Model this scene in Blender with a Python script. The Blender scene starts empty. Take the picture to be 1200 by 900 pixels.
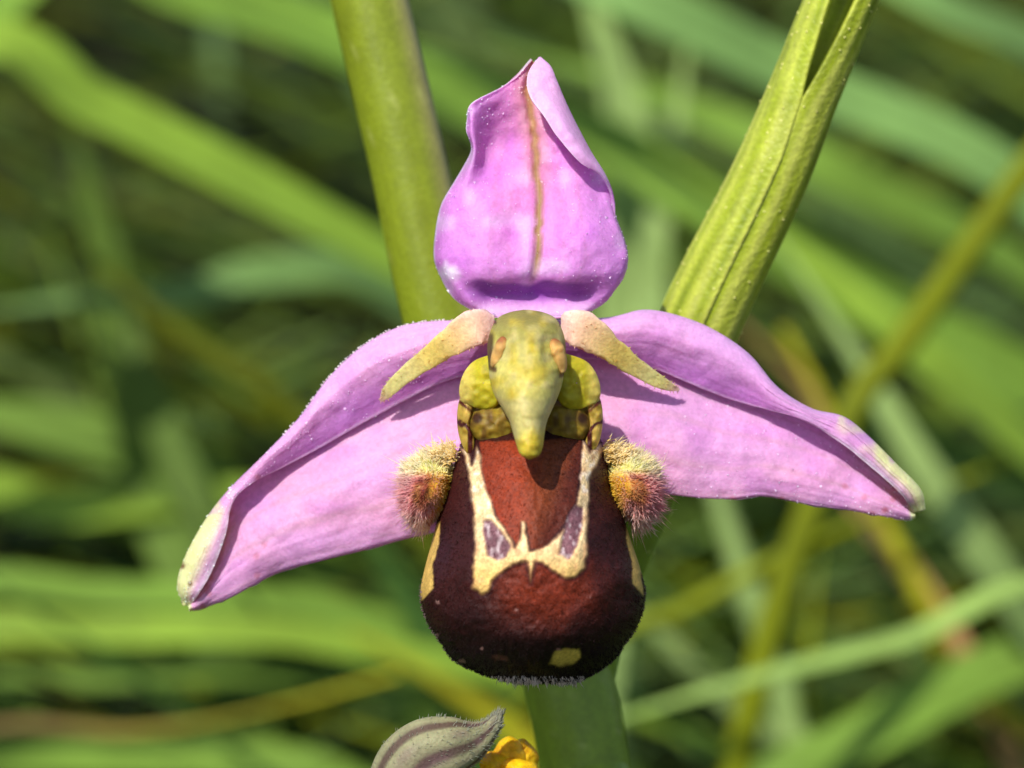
import bpy, math, random
import numpy as np
from mathutils import Vector

# ------------------------------------------------------------------ scale: 1 unit = 1 cm
SC = bpy.context.scene
SC.unit_settings.scale_length = 0.01
random.seed(7)
RNG = np.random.default_rng(11)

# ------------------------------------------------------------------ camera
PITCH = math.radians(18)
DIST = 12.0                    # camera to flower plane (cm)
PX = 3.4 / 1200.0              # size of one photograph pixel at the flower plane
FPX = DIST / PX
FWD = np.array([0, math.cos(PITCH), -math.sin(PITCH)])
UPV = np.array([0, math.sin(PITCH), math.cos(PITCH)])
RGT = np.array([1.0, 0, 0])
CAM = -DIST * FWD
cam_d = bpy.data.cameras.new('camera')
cam_d.sensor_width = 36
cam_d.lens = 36 * DIST / 3.4
cam_d.clip_start = 0.1
cam_d.clip_end = 3000
cam_d.dof.use_dof = True
cam_d.dof.focus_distance = DIST - 0.14
cam_d.dof.aperture_fstop = (cam_d.lens * 1e-3) / 0.215
cam = bpy.data.objects.new('camera', cam_d)
SC.collection.objects.link(cam)
cam.location = CAM
cam.rotation_euler = (math.pi / 2 - PITCH, 0, 0)
SC.camera = cam

# ------------------------------------------------------------------ sky and sun
SUNV = -0.33 * RGT + 0.64 * UPV - 0.82 * FWD
SUNV = SUNV / np.linalg.norm(SUNV)
world = bpy.data.worlds.new('World')
SC.world = world
world.use_nodes = True
wn = world.node_tree.nodes
sky = wn.new('ShaderNodeTexSky')
sky.sky_type = 'NISHITA'
sky.sun_disc = False
sky.sun_elevation = math.asin(SUNV[2])
sky.sun_rotation = math.atan2(SUNV[0], SUNV[1])
world.node_tree.links.new(sky.outputs[0], wn['Background'].inputs[0])
wn['Background'].inputs[1].default_value = 0.125
sun_d = bpy.data.lights.new('sun', 'SUN')
sun_d.energy = 4.3
sun_d.angle = math.radians(0.8)
sun_d.color = (1.0, 0.95, 0.86)
sun = bpy.data.objects.new('sun', sun_d)
SC.collection.objects.link(sun)
sun.rotation_euler = Vector(SUNV).to_track_quat('Z', 'Y').to_euler()
sun.location = (0, 0, 60)

SC.view_settings.view_transform = 'Standard'
SC.view_settings.look = 'None'
SC.view_settings.exposure = 0.38
SC.view_settings.gamma = 1
SC.render.engine = 'CYCLES'
SC.cycles.use_denoising = True
SC.cycles.max_bounces = 8
SC.cycles.transparent_max_bounces = 4
SC.cycles.caustics_reflective = False
SC.cycles.caustics_refractive = False
SC.cycles.sample_clamp_indirect = 6

GROUND_Z = -12.0

# ------------------------------------------------------------------ helpers
def P(p):
    """(photo x, photo y, depth behind the flower plane in cm) -> place in the world"""
    p = np.asarray(p, float)
    x, y, d = p[..., 0:1], p[..., 1:2], p[..., 2:3]
    return CAM + (DIST + d) * (FWD + RGT * ((x - 600) / FPX) + UPV * ((450 - y) / FPX))

def lin(r, g, b, k=1.0):
    def f(c):
        c /= 255.0
        return (c / 12.92 if c <= 0.04045 else ((c + 0.055) / 1.055) ** 2.4) * k
    return np.array([f(r), f(g), f(b)])

def smooth(a, b, x):
    t = np.clip((x - a) / (b - a), 0, 1)
    return t * t * (3 - 2 * t)

def catmull(pts, n, axis_t=None):
    """resample a list of points (k, ...) to n by Catmull-Rom, uniform parameter"""
    pts = np.asarray(pts, float)
    k = len(pts)
    if k == 2:
        t = np.linspace(0, 1, n).reshape((-1,) + (1,) * (pts.ndim - 1))
        return pts[0] * (1 - t) + pts[1] * t
    ext = np.concatenate([[2 * pts[0] - pts[1]], pts, [2 * pts[-1] - pts[-2]]])
    u = np.linspace(0, k - 1, n) if axis_t is None else np.asarray(axis_t)
    i = np.clip(u.astype(int), 0, k - 2)
    f = (u - i).reshape((-1,) + (1,) * (pts.ndim - 1))
    p0, p1, p2, p3 = ext[i], ext[i + 1], ext[i + 2], ext[i + 3]
    return 0.5 * (2 * p1 + (p2 - p0) * f + (2 * p0 - 5 * p1 + 4 * p2 - p3) * f ** 2
                  + (3 * p1 - p0 - 3 * p2 + p3) * f ** 3)

def link(o, parent=None):
    SC.collection.objects.link(o)
    if parent is not None:
        o.parent = parent
    return o

def tag(o, label=None, cat=None, group=None, kind=None):
    if label: o['label'] = label
    if cat: o['category'] = cat
    if group: o['group'] = group
    if kind: o['kind'] = kind
    return o

def empty(name, loc, label, cat, group=None):
    o = bpy.data.objects.new(name, None)
    o.empty_display_size = 0.2
    link(o)
    o.location = loc
    return tag(o, label, cat, group)

def mesh_obj(name, verts, faces, mat, parent=None, col=None, smooth_=True, solid=0.0, extra=None):
    verts = np.asarray(verts, float).reshape(-1, 3)
    me = bpy.data.meshes.new(name)
    off = np.zeros(3)
    if parent is not None:
        q = parent
        while q is not None:
            off = off + np.array(q.location)
            q = q.parent
    else:
        off = np.array([verts[:, 0].mean(), verts[:, 1].mean(), verts[:, 2].min()])
    me.from_pydata((verts - off).tolist(), [], faces if isinstance(faces, list) else faces.tolist())
    if col is not None:
        a = me.attributes.new('pig', 'FLOAT_COLOR', 'POINT')
        c = np.ones((len(verts), 4)); c[:, :3] = np.asarray(col).reshape(-1, 3)
        a.data.foreach_set('color', c.ravel())
    if extra:
        for k, v in extra.items():
            a = me.attributes.new(k, 'FLOAT', 'POINT')
            a.data.foreach_set('value', np.asarray(v, float).ravel())
    if smooth_:
        me.polygons.foreach_set('use_smooth', [True] * len(me.polygons))
    me.materials.append(mat)
    me.update()
    o = bpy.data.objects.new(name, me)
    link(o, parent)
    if parent is None:
        o.location = off
    if solid:
        m = o.modifiers.new('thickness', 'SOLIDIFY')
        m.thickness = solid; m.offset = -1
    return o

def grid_faces(nu, nv, wrap_v=False, base=0):
    i, j = np.meshgrid(np.arange(nu - 1), np.arange(nv if wrap_v else nv - 1), indexing='ij')
    j2 = (j + 1) % nv
    f = np.stack([i * nv + j, i * nv + j2, (i + 1) * nv + j2, (i + 1) * nv + j], -1).reshape(-1, 4)
    return f + base

def loft(rails, nu, nv):
    """rails: list over v of lists over u of points -> grid (nu, nv, 3)"""
    r = np.stack([catmull(x, nu) for x in rails], 0)     # (k, nu, 3)
    g = catmull(r, nv)                                    # (nv, nu, 3)
    return np.swapaxes(g, 0, 1)

def poly_sd(px, py, poly):
    """signed distance (negative inside) to a polygon in photo pixels"""
    poly = np.asarray(poly, float)
    a = poly; b = np.roll(poly, -1, 0)
    d = np.full(px.shape, 1e9); inside = np.zeros(px.shape, bool)
    for (ax, ay), (bx, by) in zip(a, b):
        ex, ey = bx - ax, by - ay
        t = np.clip(((px - ax) * ex + (py - ay) * ey) / (ex * ex + ey * ey + 1e-9), 0, 1)
        d = np.minimum(d, np.hypot(px - ax - t * ex, py - ay - t * ey))
        c = ((ay > py) != (by > py)) & (px < (bx - ax) * (py - ay) / (by - ay + 1e-12) + ax)
        inside ^= c
    return np.where(inside, -d, d)

def vnoise(x, y, seed=0):
    """cheap smooth value noise, about -1..1"""
    xi, yi = np.floor(x).astype(int), np.floor(y).astype(int)
    fx, fy = x - xi, y - yi
    fx, fy = fx * fx * (3 - 2 * fx), fy * fy * (3 - 2 * fy)
    def h(a, b):
        n = np.sin(a * 127.1 + b * 311.7 + seed * 74.7) * 43758.5453
        return (n - np.floor(n)) * 2 - 1
    return (h(xi, yi) * (1 - fx) * (1 - fy) + h(xi + 1, yi) * fx * (1 - fy)
            + h(xi, yi + 1) * (1 - fx) * fy + h(xi + 1, yi + 1) * fx * fy)

def mix(a, b, m):
    m = np.asarray(m)[..., None]
    return a * (1 - m) + b * m

# ------------------------------------------------------------------ materials
def plant_mat(name, translucent=0.3, rough=0.5, spec=0.35, bump_scale=80, bump=0.25, bump_dist=0.01,
              var_scale=18, var=0.2, fine_scale=120, fine=0.12, sheen=0.0, color=None, sat_trans=1.15,
              streak=None, sss=0.0, glint=0.0):
    m = bpy.data.materials.new(name)
    m.use_nodes = True
    nt = m.node_tree; N = nt.nodes; L = nt.links
    for n in list(N): N.remove(n)
    out = N.new('ShaderNodeOutputMaterial')
    tc = N.new('ShaderNodeTexCoord')
    if color is None:
        at = N.new('ShaderNodeAttribute'); at.attribute_name = 'pig'; csock = at.outputs['Color']
    else:
        rg = N.new('ShaderNodeRGB'); rg.outputs[0].default_value = (*color, 1); csock = rg.outputs[0]
    def noise(scale, detail=3):
        n = N.new('ShaderNodeTexNoise'); n.inputs['Scale'].default_value = scale
        n.inputs['Detail'].default_value = detail
        L.new(tc.outputs['Object'], n.inputs['Vector']); return n
    def vary(csock, scale, amt):
        n = noise(scale)
        mr = N.new('ShaderNodeMapRange')
        mr.inputs[1].default_value = 0.25; mr.inputs[2].default_value = 0.75
        mr.inputs[3].default_value = 1 - amt; mr.inputs[4].default_value = 1 + amt
        L.new(n.outputs[0], mr.inputs[0])
        mx = N.new('ShaderNodeVectorMath'); mx.operation = 'SCALE'
        L.new(csock, mx.inputs[0]); L.new(mr.outputs[0], mx.inputs['Scale'])
        return mx.outputs[0]
    csock = vary(csock, var_scale, var)
    csock = vary(csock, fine_scale, fine)
    bs = N.new('ShaderNodeBsdfPrincipled')
    bs.inputs['Roughness'].default_value = rough
    bs.inputs['Specular IOR Level'].default_value = spec
    if sheen:
        bs.inputs['Sheen Weight'].default_value = sheen
        bs.inputs['Sheen Roughness'].default_value = 0.4
    L.new(csock, bs.inputs['Base Color'])
    if sss:
        bs.inputs['Subsurface Weight'].default_value = sss
        bs.inputs['Subsurface Radius'].default_value = (1.0, 0.55, 0.7)
        bs.inputs['Subsurface Scale'].default_value = 0.03
    if glint:
        bs.inputs['Coat Weight'].default_value = glint
        bs.inputs['Coat Roughness'].default_value = 0.22
        gn = noise(150, 2)
        gb = N.new('ShaderNodeBump'); gb.inputs['Strength'].default_value = 1.0
        gb.inputs['Distance'].default_value = 0.012
        L.new(gn.outputs[0], gb.inputs['Height']); L.new(gb.outputs[0], bs.inputs['Coat Normal'])
    if bump:
        n = noise(bump_scale, 4)
        b = N.new('ShaderNodeBump'); b.inputs['Strength'].default_value = bump
        b.inputs['Distance'].default_value = bump_dist
        L.new(n.outputs[0], b.inputs['Height']); L.new(b.outputs[0], bs.inputs['Normal'])
    if translucent:
        tr = N.new('ShaderNodeBsdfTranslucent')
        hs = N.new('ShaderNodeHueSaturation'); hs.inputs['Saturation'].default_value = sat_trans
        hs.inputs['Value'].default_value = 1.15
        L.new(csock, hs.inputs['Color']); L.new(hs.outputs[0], tr.inputs['Color'])
        ms = N.new('ShaderNodeMixShader'); ms.inputs[0].default_value = translucent
        L.new(bs.outputs[0], ms.inputs[1]); L.new(tr.outputs[0], ms.inputs[2])
        L.new(ms.outputs[0], out.inputs[0])
    else:
        L.new(bs.outputs[0], out.inputs[0])
    return m

M_SEPAL = plant_mat('sepal_tissue', 0.30, 0.5, 0.3, bump_scale=95, bump=0.35, bump_dist=0.008, var_scale=7, var=0.08, fine_scale=70, fine=0.12, sss=0.5, glint=0.65)
M_PETAL = plant_mat('petal_tissue', 0.25, 0.55, 0.3, bump_scale=100, bump=0.3, bump_dist=0.012, var_scale=14, var=0.18, fine_scale=90, fine=0.15, sss=.5)
M_LIP = plant_mat('lip_velvet', 0.0, 0.55, 0.18, bump_scale=130, bump=0.5, bump_dist=0.007, var_scale=16, var=0.25, fine_scale=110, fine=0.35, glint=.1)
M_COLUMN = plant_mat('column_tissue', 0.15, 0.55, 0.25, sss=.8, bump_scale=70, bump=0.25, bump_dist=0.008, var_scale=14, var=0.2, fine_scale=70, fine=0.15)
M_HAIR = plant_mat('hair', 0.55, 0.5, 0.3, bump=0, var_scale=20, var=0.15, fine_scale=90, fine=0.1)
M_STEM = plant_mat('stem_skin', 0.12, 0.45, 0.4, bump_scale=45, bump=0.25, bump_dist=0.01, var_scale=9, var=0.12, fine_scale=55, fine=0.12)
M_BRACT = plant_mat('bract_skin', 0.25, 0.42, 0.4, glint=.3, bump_scale=55, bump=0.4, bump_dist=0.014, var_scale=10, var=0.14, fine_scale=60, fine=0.16)
M_GRASS = plant_mat('grass_leaf', sat_trans=1.1, translucent=0.35, rough=0.55, spec=0.15, bump_scale=12, bump=0.2, bump_dist=0.02, var_scale=1.2, var=0.22, fine_scale=9, fine=0.10)
M_SOIL = plant_mat('soil', 0, 0.95, 0.1, bump_scale=2.5, bump=1.0, bump_dist=0.5, var_scale=0.6, var=0.4, fine_scale=4, fine=0.4, color=lin(58, 48, 34, 0.8))

# ================================================================== SETTING
def build_ground():
    n = 90
    # finer near the flower, reaching far out
    t = np.linspace(-1, 1, n)
    ax = np.sign(t) * (40 * np.abs(t) + 1500 * np.abs(t) ** 5)
    X, Y = np.meshgrid(ax, ax, indexing='ij')
    Z = GROUND_Z + 0.35 * vnoise(X * 0.35, Y * 0.35, 3) + 0.15 * vnoise(X * 1.1, Y * 1.1, 5) - 0.2
    g = mesh_obj('ground', np.stack([X, Y, Z], -1), grid_faces(n, n), M_SOIL)
    tag(g, kind='structure')
build_ground()

# ================================================================== MEADOW GRASS
def ribbon(path, width, normal_hint, nv=5, fold=0.25, twist=None):
    """grass blade: path (n,3), width (n,), cross-section a shallow V/arc of nv points"""
    path = np.asarray(path, float); n = len(path)
    tg = np.gradient(path, axis=0)
    tg /= np.linalg.norm(tg, axis=1, keepdims=True) + 1e-9
    nh = np.asarray(normal_hint, float)
    if nh.ndim == 1: nh = np.tile(nh, (n, 1))
    sd = np.cross(tg, nh); sd /= np.linalg.norm(sd, axis=1, keepdims=True) + 1e-9
    nm = np.cross(sd, tg)
    if twist is not None:
        c, s = np.cos(twist)[:, None], np.sin(twist)[:, None]
        sd, nm = sd * c + nm * s, nm * c - sd * s
    q = np.linspace(-1, 1, nv)
    w = np.asarray(width)[:, None, None] * 0.5
    g = path[:, None, :] + sd[:, None, :] * (q[None, :, None] * w) + nm[:, None, :] * (np.abs(q)[None, :, None] ** 1.3 * w * fold)
    return g

G_LIGHT = lin(150, 178, 92); G_MID = lin(118, 150, 58); G_BRIGHT = lin(142, 172, 60)
G_BLUE = lin(126, 162, 90); G_OLIVE = lin(128, 138, 22); G_PALE = lin(164, 190, 112); G_YEL = lin(176, 172, 34)
G_DARK = lin(58, 88, 34); G_TAN = lin(176, 140, 88); G_RED = lin(140, 84, 62)

def ground_drop(p, direction, reach):
    """points from p on, curving down to the ground (the rooted end of a blade)"""
    d = np.array([direction[0], direction[1], 0]); d /= np.linalg.norm(d) + 1e-9
    h = p[2] - GROUND_Z
    return [p + d * reach * 0.45 + np.array([0, 0, -h * 0.18]),
            p + d * reach * 0.80 + np.array([0, 0, -h * 0.52]),
            np.array([p[0] + d[0] * reach, p[1] + d[1] * reach, GROUND_Z - 0.3])]

def blade(label, pts, w, col, root='end', tip=1.5, name='grass_shoot', cat='grass shoot', group='blades of the meadow grass behind the flower',
          reach=3.0, fold=0.3, lean=0.0, round_=False, col2=None):
    """pts: (x, y, depth) along the blade; w: width in photo pixels there; root: the end that goes to the ground"""
    pts = [(x, y, d * 1.35) for x, y, d in pts]
    if root == 'start': pts = pts[::-1]
    W = [P(p)[...] .reshape(3) for p in pts]
    dmean = np.mean([p[2] for p in pts])
    wid = w * PX * (DIST + dmean) / DIST
    v_end = W[-1] - W[-2]; v_end /= np.linalg.norm(v_end)
    v_st = W[0] - W[1]; v_st /= np.linalg.norm(v_st)
    full = []
    if tip > 0:
        full += [W[0] + v_st * tip + np.array([0, 0, -0.06 * tip ** 2]), W[0] + v_st * tip * 0.5 + np.array([0, 0, -0.015 * tip ** 2])]
    full += W
    full += ground_drop(W[-1], v_end, reach)
    path = catmull(full, 60)
    L = np.concatenate([[0], np.cumsum(np.linalg.norm(np.diff(path, axis=0), axis=1))]); T = L / L[-1]
    prof = np.minimum(1, smooth(-0.02, 0.22, T) * 0.98 + 0.02) * (1 - 0.35 * smooth(0.6, 1, T))
    if tip <= 0: prof = (1 - 0.35 * smooth(0.6, 1, T)) * np.maximum(0.03, smooth(-0.01, 0.10, T))
    hint = -FWD * 0.75 + np.array([0.0, 0, 0.65])
    c = np.tile(np.asarray(col), (60, 1))
    if col2 is not None:
        c = mix(np.asarray(col2), np.asarray(col), smooth(0.0, 0.25, T))
    if round_:
        na = 8
        tg = np.gradient(path, axis=0); tg /= np.linalg.norm(tg, axis=1, keepdims=True)
        sd = np.cross(tg, hint); sd /= np.linalg.norm(sd, axis=1, keepdims=True); nm = np.cross(sd, tg)
        a = np.linspace(0, 2 * math.pi, na, endpoint=False)
        g = path[:, None, :] + (sd[:, None, :] * np.cos(a)[None, :, None] + nm[:, None, :] * np.sin(a)[None, :, None]) * (wid * 0.5 * np.maximum(prof, .5))[:, None, None]
        cc = np.repeat(c[:, None, :], na, 1)
        o = mesh_obj(name, g, grid_faces(60, na, True), M_GRASS, None, cc)
    else:
        tw = lean + 0.35 * np.sin(T * 5 + len(label))
        g = ribbon(path, wid * prof, hint, 7, fold, tw)
        q = np.abs(np.linspace(-1, 1, 7))
        cc = np.repeat(c[:, None, :], 7, 1) * (1.12 - 0.16 * (1 - q))[None, :, None]
        o = mesh_obj(name, g, grid_faces(60, 7), M_GRASS, None, cc, solid=0.02)
    tag(o, label, cat, group)
    return o

BL = [
 # label, points, width, colour, kwargs
 ('broad bright green blade crossing the upper left corner towards the stem', [(-40, 70, 8), (110, 130, 8.2), (280, 215, 8.5), (470, 315, 9)], 84, G_BRIGHT, dict(root='start', tip=2)),
 ('broad green blade along the top edge left of the plain stem', [(60, -40, 9.5), (230, -2, 9.5), (400, 55, 9.8), (580, 150, 10.2)], 92, G_MID * 1.15, dict(root='start', tip=2)),
 ('grey green blade running down behind the split bract at upper right', [(640, -50, 8.5), (780, 15, 8.5), (950, 100, 8.8), (1200, 225, 9)], 62, G_BLUE, dict(root='end', tip=3)),
 ('grey green blade clipping the top right corner', [(980, -60, 8.5), (1100, 10, 8.5), (1260, 100, 9)], 60, G_BLUE * 0.95, dict(root='end', tip=2)),
 ('broad soft green blade between the bract and the olive stalk', [(700, 160, 9.5), (880, 268, 9.5), (1050, 372, 9.8), (1230, 470, 10)], 74, G_MID * 1.05, dict(root='end', tip=2)),
 ('upper soft green blade passing right of the bract below the grey green one', [(860, 150, 10.5), (1000, 215, 10.5), (1210, 330, 11)], 55, G_MID, dict(root='end', tip=2)),
 ('olive green stalk slanting up to the right edge above the right sepal', [(985, 510, 6.5), (1060, 400, 6.6), (1130, 300, 6.8), (1230, 165, 7)], 36, G_OLIVE * 0.85, dict(root='start', tip=4, round_=True, reach=1.5, name='grass_stalk', cat='grass stalk', group='stalks among the meadow grass')),
 ('broad bright blade at the right edge beside the right sepal tip', [(960, 318, 9), (1090, 430, 9), (1180, 510, 9.2), (1290, 610, 9.5)], 66, G_BRIGHT * 0.95, dict(root='end', tip=1.5)),
 ('pale green blade slanting down to the right edge below the right sepal tip', [(1010, 430, 7.5), (1090, 560, 7.5), (1160, 660, 7.6), (1250, 790, 8)], 46, G_PALE * 0.85, dict(root='end', tip=1.0)),
 ('narrow yellow stalk hanging below the right sepal', [(1000, 540, 8), (1040, 620, 8), (1090, 715, 8), (1130, 800, 8.2)], 24, G_YEL, dict(root='end', tip=1, round_=True, name='grass_stalk', cat='grass stalk', group='stalks among the meadow grass')),
 ('long narrow pale blade rising from low centre to the right edge', [(800, 818, 6.2), (900, 790, 6.2), (1060, 750, 6.3), (1240, 695, 6.5)], 28, G_LIGHT, dict(root='end', tip=.8, reach=1.5)),
 ('broad mid green blade filling the bottom right corner', [(880, 945, 7.5), (1010, 870, 7.6), (1130, 805, 7.8), (1290, 735, 8)], 74, G_MID * .85, dict(root='start', tip=2.5)),
 ('pale upright stem below the right sepal near the lip', [(820, 520, 8), (848, 600, 8), (880, 700, 8), (915, 800, 8), (950, 900, 8)], 36, G_PALE * 0.85, dict(root='end', tip=1, round_=True, name='grass_stalk', cat='grass stalk', group='stalks among the meadow grass')),
 ('thin yellow green stalk crossing behind the lip towards the right', [(700, 765, 7.5), (800, 715, 7.5), (900, 660, 7.5), (1010, 610, 7.6)], 20, G_OLIVE * 1.1, dict(root='start', tip=1, round_=True, name='grass_stalk', cat='grass stalk', group='stalks among the meadow grass', reach=1)),
 ('pale wide blade standing right of the upright sepal', [(705, 40, 10), (728, 120, 10), (742, 230, 10), (735, 380, 10)], 82, G_PALE * 0.9, dict(root='end', tip=1)),
 ('second pale blade standing between the upright sepal and the bract', [(800, 90, 9.5), (788, 180, 9.5), (768, 280, 9.5), (760, 400, 9.5)], 40, G_PALE * 0.8, dict(root='end', tip=0.6)),
 ('upper of three level green blades below the left sepal', [(-60, 700, 8.8), (120, 698, 8.8), (300, 705, 8.9), (400, 722, 9)], 44, G_MID * .95, dict(root='start', tip=3, reach=2)),
 ('middle of three level green blades below the left sepal', [(-60, 752, 8.4), (120, 742, 8.4), (290, 742, 8.5), (400, 756, 8.6)], 40, G_BRIGHT * .82, dict(root='start', tip=3, reach=2)),
 ('lowest of three level green blades below the left sepal', [(-60, 800, 9.2), (110, 792, 9.2), (260, 786, 9.2), (380, 800, 9.4)], 34, G_MID * .8, dict(root='start', tip=3, reach=2)),
 ('soft yellow green blade at the left edge above the level one', [(-60, 590, 10), (60, 600, 10), (190, 590, 10), (330, 575, 10)], 70, G_BRIGHT * 0.8, dict(root='start', tip=1)),
 ('thin brownish stalk with a yellow tip in the lower left', [(430, 800, 7.5), (350, 822, 7.5), (250, 845, 7.5), (150, 858, 7.6), (-50, 865, 7.8)], 16, lin(120, 98, 60), dict(root='end', tip=0.2, round_=True, name='dry_stalk', cat='grass stalk', group='stalks among the meadow grass', col2=G_YEL)),
 ('green blade along the bottom left edge', [(-60, 890, 9), (120, 890, 9), (300, 900, 9), (420, 940, 9)], 70, G_MID, dict(root='end', tip=3)),
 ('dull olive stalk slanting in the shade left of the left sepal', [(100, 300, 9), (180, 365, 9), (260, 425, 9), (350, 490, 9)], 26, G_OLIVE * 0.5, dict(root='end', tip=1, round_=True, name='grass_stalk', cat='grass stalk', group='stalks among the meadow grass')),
 ('short blue green blade end left of the plain stem', [(120, 350, 9.5), (220, 345, 9.5), (320, 320, 9.6), (450, 340, 10)], 52, G_BLUE * 0.8, dict(root='end', tip=1)),
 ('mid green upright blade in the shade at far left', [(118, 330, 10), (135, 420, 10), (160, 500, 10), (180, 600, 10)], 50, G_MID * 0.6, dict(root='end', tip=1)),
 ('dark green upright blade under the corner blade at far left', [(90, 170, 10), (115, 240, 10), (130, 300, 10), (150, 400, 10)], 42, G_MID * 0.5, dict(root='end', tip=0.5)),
 ('narrow green blade under the lip leaning right', [(470, 690, 9), (520, 780, 9), (560, 860, 9), (590, 960, 9)], 60, G_DARK * 1.2, dict(root='end', tip=1)),
 ('yellow stalk tip to the left of the lower stem', [(500, 790, 8.5), (540, 815, 8.5), (590, 850, 8.5), (650, 900, 8.5)], 40, G_YEL * 0.8, dict(root='end', tip=0.6)),
 ('pale thin blade crossing the long narrow blade in the lower right', [(770, 740, 8.5), (830, 800, 8.5), (890, 855, 8.5), (960, 930, 8.5)], 30, G_PALE * 0.7, dict(root='end', tip=1)),
 ('yellow green blade standing low right of the lower stem', [(945, 780, 8.8), (940, 830, 8.8), (930, 890, 8.8), (920, 960, 8.8)], 34, G_OLIVE * 1.1, dict(root='end', tip=0.8)),
 ('green blade leaning left in the middle of the left edge', [(-40, 480, 10.5), (60, 500, 10.5), (160, 530, 10.5), (260, 580, 10.5)], 70, G_MID * 0.8, dict(root='end', tip=1)),
 ('dried tan blade low behind the right sepal tip', [(905, 415, 9), (945, 455, 9), (965, 500, 9), (985, 560, 9)], 26, G_TAN, dict(root='end', tip=0.4, name='dry_shoot')),
]
for lab, pts, w, c, kw in BL:
    blade(lab, pts, w, c, **kw)

def fill_grass(name, label, n, xr, yr, hr, seed, wr=(0.25, 0.6), dark=1.0):
    rng = np.random.default_rng(seed)
    V = []; F = []; C = []; base = 0
    ns, nv = 8, 3
    cols = [G_MID, G_BRIGHT, G_LIGHT, G_BLUE * .9, G_DARK, G_OLIVE, G_DARK * .6, G_DARK * .4, lin(48, 38, 28), G_OLIVE * .5]
    for k in range(n):
        y = rng.uniform(*yr); half = xr * (0.6 + 0.4 * (y + 12) / 40.0)
        x = rng.uniform(-half, half)
        h = rng.uniform(*hr); az = (0 if rng.random() < .36 else math.pi) + rng.normal(0, .55); ln = h * rng.uniform(0.3, 1.9)
        t = np.linspace(0, 1, ns)
        px_ = x + math.cos(az) * ln * t ** 1.7; py_ = y + math.sin(az) * ln * t ** 1.7
        pz_ = GROUND_Z - 0.3 + h * (t - 0.35 * t ** 3 * rng.uniform(0, 1.3))
        path = np.stack([px_, py_, pz_], -1)
        wid = rng.uniform(*wr) * (1 - 0.97 * t ** 2.2) * (0.7 + 0.6 * np.sin(t * 2.4))
        g = ribbon(path, wid, np.array([-math.sin(az) * .3 + math.cos(az) * -.3, -0.8, 0.55]), nv, 0.35, rng.uniform(-.8, .8) + 0.6 * t)
        V.append(g.reshape(-1, 3)); F.append(grid_faces(ns, nv, base=base)); base += ns * nv
        c = cols[rng.integers(len(cols))] * rng.uniform(0.4, 1.15) * dark
        C.append(np.repeat(c[None], ns * nv, 0))
    o = mesh_obj(name, np.concatenate(V), np.concatenate(F), M_GRASS, None, np.concatenate(C))
    tag(o, label, 'grass', kind='stuff')
fill_grass('meadow_grass', 'mass of blurred green meadow grass behind the orchid', 5600, 16, (13.5, 70), (5.0, 10.5), 3, (.10, .36), .52)
fill_grass('thin_grass', 'fine thin grass blades crossing between the broad blurred ones', 1700, 13, (9, 17), (4.5, 9.5), 8, (.05, .17), 1.0)
fill_grass('low_grass', 'low grass around the foot of the orchid', 1500, 14, (-16, 12), (2.0, 5.0), 5, (0.15, 0.4))

# ================================================================== BEE ORCHID
ROOT = P((690, 900, 0.9)).reshape(3); ROOT = np.array([ROOT[0] + 0.1, ROOT[1], GROUND_Z])
orchid = empty('bee_orchid', ROOT.tolist(), 'bee orchid with three pink sepals, dark maroon furry lip and green stem', 'orchid')

def tube(path, rad, na=32, ribs=0, rib_amp=0.0, hint=-FWD):
    path = np.asarray(path, float); n = len(path)
    tg = np.gradient(path, axis=0); tg /= np.linalg.norm(tg, axis=1, keepdims=True)
    sd = np.cross(tg, np.asarray(hint)); sd /= np.linalg.norm(sd, axis=1, keepdims=True); nm = np.cross(sd, tg)
    a = np.linspace(0, 2 * math.pi, na, endpoint=False)
    rr = np.asarray(rad)[:, None] * (1 + rib_amp * np.cos(ribs * a)[None, :])
    g = path[:, None, :] + (sd[:, None, :] * np.cos(a)[None, :, None] + nm[:, None, :] * np.sin(a)[None, :, None]) * rr[:, :, None]
    return g, a

def hairs(name, roots, dirs, length, radius, col, mat, parent, bend=None, tipcol=None):
    """each hair a thin tapered three-sided spike with one bend"""
    n = len(roots)
    d = dirs / (np.linalg.norm(dirs, axis=1, keepdims=True) + 1e-9)
    a = np.cross(d, np.array([0.31, 0.77, 0.55])); a /= np.linalg.norm(a, axis=1, keepdims=True) + 1e-9
    b = np.cross(d, a)
    L = np.asarray(length).reshape(-1, 1) * np.ones((n, 1)); R = np.asarray(radius).reshape(-1, 1) * np.ones((n, 1))
    if bend is None: bend = RNG.normal(0, 0.25, (n, 3))
    mid = roots + d * L * 0.55
    tip = roots + d * L + bend * L * 0.5
    V = np.zeros((n, 7, 3))
    for i in range(3):
        w = a * math.cos(i * 2.094) + b * math.sin(i * 2.094)
        V[:, i] = roots + w * R; V[:, 3 + i] = mid + w * R * 0.75
    V[:, 6] = tip
    k = np.arange(n)[:, None] * 7
    F4 = np.concatenate([k + np.array([[i, (i + 1) % 3, 3 + (i + 1) % 3, 3 + i]]) for i in range(3)]).tolist()
    F3 = np.concatenate([k + np.array([[3 + i, 3 + (i + 1) % 3, 6]]) for i in range(3)]).tolist()
    C = np.repeat(np.asarray(col)[:, None, :], 7, 1)
    if tipcol is not None:
        C[:, 6] = tipcol; C[:, 3:6] = 0.5 * C[:, 3:6] + 0.5 * np.asarray(tipcol)[:, None, :]
    o = mesh_obj(name, V, F4 + F3, mat, parent, C)
    o['kind'] = 'stuff'
    return o

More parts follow.
